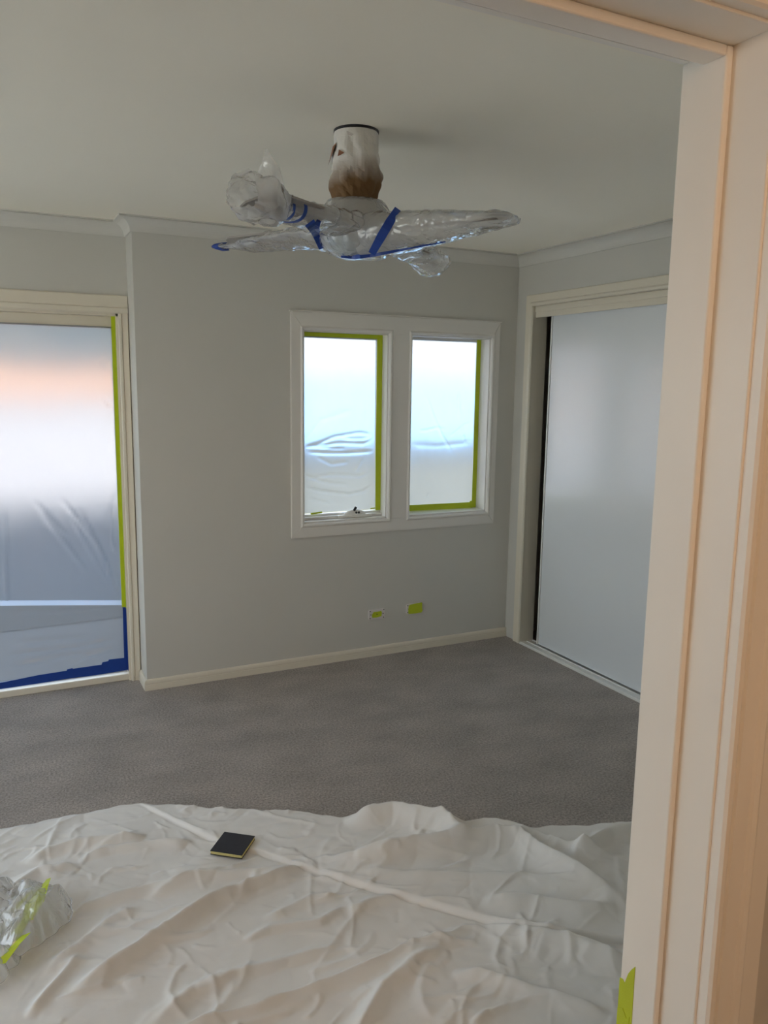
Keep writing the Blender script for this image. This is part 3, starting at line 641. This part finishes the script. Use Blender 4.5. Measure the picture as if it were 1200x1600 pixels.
# blue tape, laid on the plastic
from mathutils.bvhtree import BVHTree
_v, _f = [], []
for o in fan.children:
    if o.name.startswith('plastic_wrap'):
        k0 = len(_v); _v += [v.co.copy() for v in o.data.vertices]; _f += [[k0+i for i in p_.vertices] for p_ in o.data.polygons]
BV = BVHTree.FromPolygons(_v, _f)
EYE = CAM - Vector((FX, FY, ZC))
def strap(pts, w, m='blue'):
    """(right, z) stations as seen from the doorway, pressed onto the plastic"""
    Q = []
    for i in range(len(pts)-1):
        for k in range(4): t = k/4; Q.append([a_*(1-t)+b_*t for a_, b_ in zip((*pts[i], w[i]), (*pts[i+1], w[i+1]))])
    Q.append([*pts[-1], w[-1]])
    P = []; last = .12
    for a_, z_, w_ in Q:
        d_ = (fl(a_, .0, z_)-EYE).normalized(); hit = BV.ray_cast(EYE, d_, 4)[0]
        if hit is not None: last = (hit-Vector((0, 0, 0))).dot(TW)
        k = (last - EYE.dot(TW))/d_.dot(TW); P.append((EYE + d_*k))
    dep = [p_.dot(TW) for p_ in P]
    sm = [max(dep[max(0, i-1):i+2]) for i in range(len(dep))]
    n = len(P); outs, wd = [], []
    for i in range(n):
        d_ = (P[i]-EYE).normalized(); P[i] = P[i] + d_*((sm[i]+.004-dep[i])/d_.dot(TW))
    for i in range(n):
        d_ = (P[min(n-1, i+1)]-P[max(0, i-1)]).normalized(); o_ = (EYE-P[i]).normalized(); o_ = (o_-d_*o_.dot(d_)).normalized()
        outs.append(o_); wd.append(d_.cross(o_))
    return obj('blue_tape', ribbon(P, wd, [q[2] for q in Q], .0012, outs), m, fan)
def px(x, y): return ((x-556)/462.0, -.291-(y-358.3)*.00192)
strap([px(617, 325), px(606, 345), px(594, 368), px(580, 396)], [.020, .026, .027, .022])
strap([px(489, 349), px(497, 362), px(502, 376), px(507, 390)], [.030, .026, .022, .018])
strap([px(503, 345), px(499, 356), px(499, 366)], [.012, .018, .018])
strap([px(535, 402), px(556, 402), px(585, 398), px(620, 390), px(655, 382), px(688, 375)], [.006, .014, .010, .007, .005, .003])
def band(ang, rr, w, top, bot, width):
    c, s = math.cos(ang), math.sin(ang); bm = bmesh.new(); rows = []
    for k in range(28):
        a = 2*math.pi*k/28; row = []
        for dr, g in ((-width/2, 0), (width/2, 0), (width/2, .0015), (-width/2, .0015)):
            y = (w+g)*math.cos(a); z = ZB + ((top+g) if math.sin(a) > 0 else (bot+g))*abs(math.sin(a))*(1 if math.sin(a) > 0 else -1)
            x = rr + dr + .012*math.cos(a*2)
            row.append(bm.verts.new((x*c-y*s, x*s+y*c, z)))
        rows.append(row)
    for k in range(28):
        A, B = rows[k], rows[(k+1) % 28]
        for j in range(4): bm.faces.new((A[j], A[(j+1) % 4], B[(j+1) % 4], B[j]))
    return obj('blue_tape', bm, 'blue', fan)
band(AN, .40, .046, .024, .026, .036)
band(AN, .355, .062, .028, .028, .014)
band(ALF, .57, .026, .012, .012, .028)

# ------------------------------------------------------------------ drop cloth
EDGE = [(-3.7, -1.12), (-3.108, -1.124), (-2.986, -1.136), (-2.816, -1.14), (-2.637, -1.144), (-2.514, -1.15), (-2.329, -1.273), (-2.194, -1.367), (-2.03, -1.443), (-1.85, -1.577), (-1.749, -1.612), (-1.663, -1.640), (-1.595, -1.715),
        (-1.532, -1.789), (-1.476, -1.839), (-1.39, -1.87), (-1.31, -1.917), (-1.099, -2.021), (-.93, -2.086), (-.80, -2.12), (-.62, -2.16)]
LA = [(-2.514, -1.140), (-2.415, -1.342), (-2.32, -1.526), (-2.217, -1.648), (-2.09, -1.81), (-1.959, -1.986), (-1.845, -2.122), (-1.708, -2.278), (-1.632, -2.369), (-1.549, -2.445), (-1.456, -2.505), (-1.385, -2.556), (-1.2, -2.66), (-.5, -2.95)]
nu, nv = 700, 460
uu = np.linspace(-3.68, -.64, nu); vv = np.linspace(0, 1, nv)
ye = np.interp(uu, [p[0] for p in EDGE], [p[1] for p in EDGE])
ye = ye + .004*np.sin(uu*31) + .003*np.sin(uu*73+1)
X = np.repeat(uu[None, :], nv, 0); Y = ye[None, :]*(1-vv[:, None]) + (-3.19)*vv[:, None]
H = np.full(X.shape, .004)
d, s, p = poly_dist(X, Y, LA)
hA = np.interp(p, [0, .05, .35, .55, .66, .76, 1], [.006, .011, .014, .017, .024, .03, .03])
sd = d*s                                       # left of the line = far side = upper layer
H += hA*1/(1+np.exp(-np.clip(sd/.0016, -40, 40))) + .06*hA*np.exp(-((sd-.012)/.014)**2)
H -= .0035*np.exp(-((sd+.007)/.006)**2)
up = sd > 0
def R_(pts, h, wl, wr=None, mask=None):
    global H
    k = ridge(X, Y, pts, h*1.35, wl*.85, (wr or wl)*.85); H += k if mask is None else k*mask
U_ = 1/(1+np.exp(-np.clip(sd/.01, -40, 40))); D_ = 1-U_
R_([(-2.05, -1.80), (-1.901, -1.859), (-1.812, -1.876), (-1.588, -1.926), (-1.42, -1.960), (-1.345, -2.01), (-1.335, -2.113), (-1.31, -2.223), (-1.27, -2.356), (-1.26, -2.5)], .036, .030, .055, U_)
R_([(-1.60, -1.80), (-1.448, -1.852), (-1.33, -1.945), (-1.252, -2.102), (-1.176, -2.212), (-1.1, -2.3)], .022, .022, .035, U_)
R_([(-1.28, -2.22), (-1.236, -2.184), (-1.148, -2.163), (-1.056, -2.141), (-.9, -2.160)], .032, .025, .045, U_)
R_([(-1.86, -1.62), (-1.761, -1.652), (-1.673, -1.672), (-1.607, -1.745), (-1.553, -1.808), (-1.536, -1.894), (-1.53, -1.98)], .045, .030, .05, U_)
R_([(-1.66, -2.23), (-1.52, -2.30), (-1.40, -2.40), (-1.28, -2.46)], .016, .03, .05, U_)
R_([(-1.98, -1.90), (-1.80, -2.02), (-1.62, -2.12), (-1.45, -2.20), (-1.30, -2.36)], .010, .03, .04, U_)
for pts, h, wl, wr in (
    ([(-2.934, -1.412), (-2.852, -1.37), (-2.749, -1.359), (-2.624, -1.383), (-2.5, -1.414)], .022, .03, .03),
    ([(-2.80, -1.72), (-2.765, -1.711), (-2.633, -1.715), (-2.515, -1.724), (-2.376, -1.745), (-2.236, -1.78), (-2.09, -1.80)], .016, .022, .03),
    ([(-2.02, -1.78), (-2.09, -1.81), (-2.212, -1.841), (-2.322, -1.854), (-2.409, -1.873), (-2.497, -1.914), (-2.581, -1.958), (-2.66, -2.002), (-2.734, -2.036), (-2.88, -2.11)], .030, .035, .028),
    ([(-2.76, -1.45), (-2.653, -1.434), (-2.529, -1.463), (-2.36, -1.527)], .018, .02, .03),
    ([(-2.60, -1.775), (-2.434, -1.725), (-2.35, -1.726), (-2.22, -1.728)], .012, .02, .02),
    ([(-2.06, -2.096), (-1.95, -2.08), (-1.807, -2.094)], .012, .03, .03),
    ([(-1.40, -2.66), (-1.506, -2.508), (-1.607, -2.399), (-1.70, -2.30)], .028, .05, .04),
    ([(-2.25, -2.56), (-2.204, -2.52), (-2.08, -2.413), (-1.956, -2.366), (-1.84, -2.352)], .020, .03, .03),
    ([(-1.90, -2.44), (-1.82, -2.485), (-1.744, -2.586), (-1.697, -2.634), (-1.58, -2.77)], .018, .022, .03),
    ([(-2.70, -2.30), (-2.641, -2.266), (-2.545, -2.204), (-2.437, -2.191), (-2.295, -2.204), (-2.1, -2.218)], .014, .03, .03),
    ([(-3.05, -1.62), (-2.994, -1.562), (-2.878, -1.47), (-2.74, -1.486)], .016, .025, .03),
    ([(-2.90, -1.97), (-2.80, -1.90), (-2.70, -1.82), (-2.60, -1.79)], .014, .02, .03),
    ([(-2.95, -2.12), (-2.86, -2.02), (-2.79, -1.93)], .014, .018, .02),
    ([(-2.30, -2.02), (-2.12, -1.98), (-2.02, -2.02)], .010, .02, .03),
    ([(-2.40, -2.08), (-2.28, -2.06), (-2.14, -2.10), (-2.02, -2.06)], .010, .02, .02)):
    R_(pts, h, wl, wr, D_)
R_([(-1.69, -2.26), (-1.76, -2.300), (-1.813, -2.312), (-1.941, -2.301), (-2.032, -2.318), (-2.154, -2.326), (-2.269, -2.335), (-2.412, -2.34), (-2.558, -2.328), (-2.75, -2.32)], .016, .040, .010, D_)
for k in range(1500):                            # many small random creases
    cx, cyy = rng.uniform(-3.6, -.7), rng.uniform(-3.15, -1.15); th_ = rng.normal(0.25, .8); ln = rng.uniform(.03, .15); bend = rng.normal(0, .3)
    pts = [(cx+ln*t*math.cos(th_+bend*t), cyy+ln*t*math.sin(th_+bend*t)) for t in (-1, -.5, 0, .5, 1)]
    ii = (uu > cx-ln-.1) & (uu < cx+ln+.1); j0, j1 = np.argmax(ii), len(ii)-np.argmax(ii[::-1])
    if j1-j0 < 3: continue
    sub = (slice(None), slice(j0, j1)); yy = Y[sub]; jj = ((yy > cyy-ln-.1) & (yy < cyy+ln+.1)).any(1); 
    if jj.sum() < 3: continue
    a0, a1 = np.argmax(jj), len(jj)-np.argmax(jj[::-1]); sub = (slice(a0, a1), slice(j0, j1))
    w_ = rng.uniform(.005, .013); H[sub] += ridge(X[sub], Y[sub], pts, rng.choice([-.4, 1])*w_*rng.uniform(.15, .6), w_, w_*rng.uniform(.5, 1.8))
nzv = np.array([[noise.fractal(Vector((a*3.2, b*4.2, 1.5)), 1, 2, 4) for a in uu[::7]] for b in np.linspace(-1, -3.2, 70)])
bi = np.interp(-Y, np.linspace(1, 3.2, 70), np.arange(70)); ai = np.repeat((np.arange(nu)/7)[None, :], nv, 0)
b0 = np.clip(bi.astype(int), 0, 68); a0 = np.clip(ai.astype(int), 0, nzv.shape[1]-2); fb, fa = bi-b0, ai-a0
H += .008*((nzv[b0, a0]*(1-fa)+nzv[b0, a0+1]*fa)*(1-fb) + (nzv[b0+1, a0]*(1-fa)+nzv[b0+1, a0+1]*fa)*fb)
H = np.where(H < .003, .003+.2*(H-.003), H); H = np.maximum(H, .0015)
SPC = [(-2.190, -1.602), (-2.278, -1.529), (-2.342, -1.638), (-2.258, -1.698)]
spc = (sum(a for a, b in SPC)/4, sum(b for a, b in SPC)/4)
dd = np.hypot(X-spc[0], Y-spc[1]); wgt = np.clip((.12-dd)/.05, 0, 1); zs = float(np.percentile(H[dd < .065], 80)); H = H*(1-wgt) + np.minimum(H, zs-.001)*wgt
edge = np.clip(vv[:, None]/.012, 0, 1); H = H*(.35+.65*edge) + .0015
def cloth_z(x, y):
    i = int(np.argmin(abs(uu-x))); j = int(np.argmin(abs(Y[:, i]-y))); return float(H[j, i])
V, E_, F = np_grid(X+2.2, Y+2.2, H)
o = tag(obj('drop_cloth', (V, E_, F), 'cloth', smooth=True), 'large wrinkled beige canvas drop cloth with an overlapping fold on the carpet', 'drop cloth')
o.location = (-2.2, -2.2, 0)

# ------------------------------------------------------------------ sanding sponge
sp_ = empty('sanding_sponge', (spc[0], spc[1], zs)); tag(sp_, 'square black sanding sponge with yellow foam edge, flat on the drop cloth', 'sponge')
ex = Vector((.088, -.071, 0)).normalized(); ang = math.atan2(ex.y, ex.x); hw, hd = .057, .059
bm = bmesh.new(); box(bm, -hw, hw, -hd, hd, .001, .012, .0025); fo = obj('foam', bm, 'foam', sp_)
bm = bmesh.new(); box(bm, -hw-.0005, hw+.0005, -hd-.0005, hd+.0005, .0115, .0145, .001); obj('abrasive_face', bm, 'grit', sp_)
bm = bmesh.new(); box(bm, -hw-.0005, hw+.0005, -hd-.0005, hd+.0005, -.001, .0015, .0005); obj('abrasive_face', bm, 'grit', sp_)
sp_.rotation_euler = (0, 0, ang)

# ------------------------------------------------------------------ crumpled clear plastic with green tape
bc = (-2.955, -1.735)
bag = tag(empty('plastic_bundle', (bc[0], bc[1], .012)), 'crumpled clear plastic with green tape inside, lying on the drop cloth at left', 'plastic')
def puff(seed, outline, h, ncre, tilt):
    """one loosely bunched sheet: an outline polygon round its centre, domed, with sharp creases along its length"""
    g = np.random.default_rng(seed); nt_, na = 46, 120
    cx, cyy = (sum(p[k] for p in outline)/len(outline) for k in (0, 1))
    ang_ = np.array([math.atan2(p[1]-cyy, p[0]-cx) for p in outline]); rad = np.array([math.hypot(p[0]-cx, p[1]-cyy) for p in outline]); o_ = np.argsort(ang_)
    A_ = np.linspace(-math.pi, math.pi, na, endpoint=False); R0 = np.interp(A_, ang_[o_], rad[o_], period=2*math.pi)
    R0 = R0*(1+.035*np.sin(A_*7+seed)+.02*np.sin(A_*13+2*seed)); T = np.linspace(0, 1, nt_)[:, None]
    PX, PY = T*R0*np.cos(A_), T*R0*np.sin(A_)
    Z = h*(1-T**2.6)*np.ones_like(PX)
    for k in range(ncre):
        x0, y0 = g.uniform(-.08, .08), g.uniform(-.11, .11); th_ = tilt+g.normal(0, .45); ln = g.uniform(.05, .15); bd = g.normal(0, .5)
        pts = [(x0+ln*t*math.cos(th_+bd*t), y0+ln*t*math.sin(th_+bd*t)) for t in (-1, -.5, 0, .5, 1)]
        d_, s_, p_ = poly_dist(PX, PY, pts); e_ = np.clip(np.minimum(p_, 1-p_)*4, 0, 1); w_ = g.uniform(.012, .030)
        Z = Z + g.choice([-.7, 1, 1])*g.uniform(.004, .012)*np.clip(1-d_/w_, 0, 1)*e_*np.clip((1-T)*4, .12, 1)
    Z = np.maximum(Z, .004+.004*seed/10)
    V = np.stack([PX+cx, PY+cyy, Z], -1).reshape(-1, 3).tolist()
    F = [(j*na+i, j*na+(i+1) % na, (j+1)*na+(i+1) % na, (j+1)*na+i) for j in range(nt_-1) for i in range(na)]
    return V, [], F
obj('plastic_film', puff(4, [(.02, .15), (.075, .155), (.125, .12), (.155, .05), (.155, -.02), (.12, -.075), (.075, -.105), (.03, -.14), (-.02, -.165), (-.07, -.12), (-.07, .0), (-.03, .09)], .085, 34, .95), 'bag', bag, smooth=False)
obj('plastic_film', puff(7, [(-.05, .21), (.005, .195), (.03, .12), (.015, .02), (-.01, -.06), (-.03, -.13), (-.12, -.15), (-.2, -.05), (-.21, .1), (-.14, .19)], .095, 34, 1.1), 'bag', bag, smooth=False)
obj('plastic_film', puff(9, [(-.01, -.10), (.01, -.155), (-.02, -.20), (-.05, -.245), (-.12, -.25), (-.16, -.16), (-.10, -.08)], .050, 8, .9), 'bag', bag, smooth=True)
for pts, w in (([(.100, .090, .070), (.080, .03, .084), (.055, -.03, .080), (.030, -.080, .060)], [.014, .046, .052, .034]), ([(.06, .0, .045), (.03, -.045, .05), (.0, -.09, .035)], [.020, .040, .034]),
               ([(.02, -.125, .050), (-.01, -.165, .046), (-.05, -.20, .036)], [.040, .050, .044]), ([(.085, .07, .06), (.045, .04, .07), (.0, .0, .055)], [.008, .020, .016])):
    obj('green_tape', ribbon(pts, [Vector((.8, -.35, .35+.3*math.sin(k*2))) for k in range(len(pts))], w, .001, (-.2, -.3, .9)), 'green', bag)

# ------------------------------------------------------------------ outside
boxo('shaded_ground', (-14, 20, .40, 8.4, -.25, -.10), 'paving_shade', kind='structure')  # ground behind the house, its shade painted in by a darker slab
boxo('ground', (-40, 40, -30, 60, -.40, -.26), 'paving', kind='structure')
h = empty('neighbour_house', (-5, 8.5, -.1)); tag(h, 'pale neighbouring house with grey roof seen blurred through the sliding door', 'house')
def hb(name, b, m): child(boxo(name, b, m), h)
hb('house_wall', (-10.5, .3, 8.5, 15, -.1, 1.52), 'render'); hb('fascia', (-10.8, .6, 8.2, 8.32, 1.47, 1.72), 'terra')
bm = bmesh.new(); q = [(8.12, 1.70), (8.12, 1.76), (12, 3.9), (15.9, 1.76), (15.9, 1.70), (12, 3.82)]
A = [bm.verts.new((-10.9, y, z)) for y, z in q]; B = [bm.verts.new((.7, y, z)) for y, z in q]
bm.faces.new(A); bm.faces.new(B[::-1])
for k in range(6): bm.faces.new((A[k], A[(k+1) % 6], B[(k+1) % 6], B[k]))
child(obj('roof', bm, 'roof'), h)
g = empty('garden_wall', (2.5, 3.0, -.1)); tag(g, 'low cream garden wall with grey coping outside the twin windows', 'wall')
child(boxo('wall_body', (-1.0, 7, 3.0, 3.2, -.1, .90), 'cream'), g); child(boxo('coping', (-1.05, 7, 2.95, 3.25, .90, 1.04), 'cap'), g)
fc = empty('panel_fence', (7, 8.6, -.1)); tag(fc, 'pale blue panel fence beyond the garden wall', 'fence')
for k in range(9):
    child(boxo('fence_panel', (.9+k*1.6, .9+k*1.6+1.54, 8.6, 8.64, -.1, 1.85), 'bluefence'), fc)
    child(boxo('fence_post', (.9+k*1.6+1.54, .9+k*1.6+1.6, 8.58, 8.66, -.1, 1.88), 'bluefence'), fc)
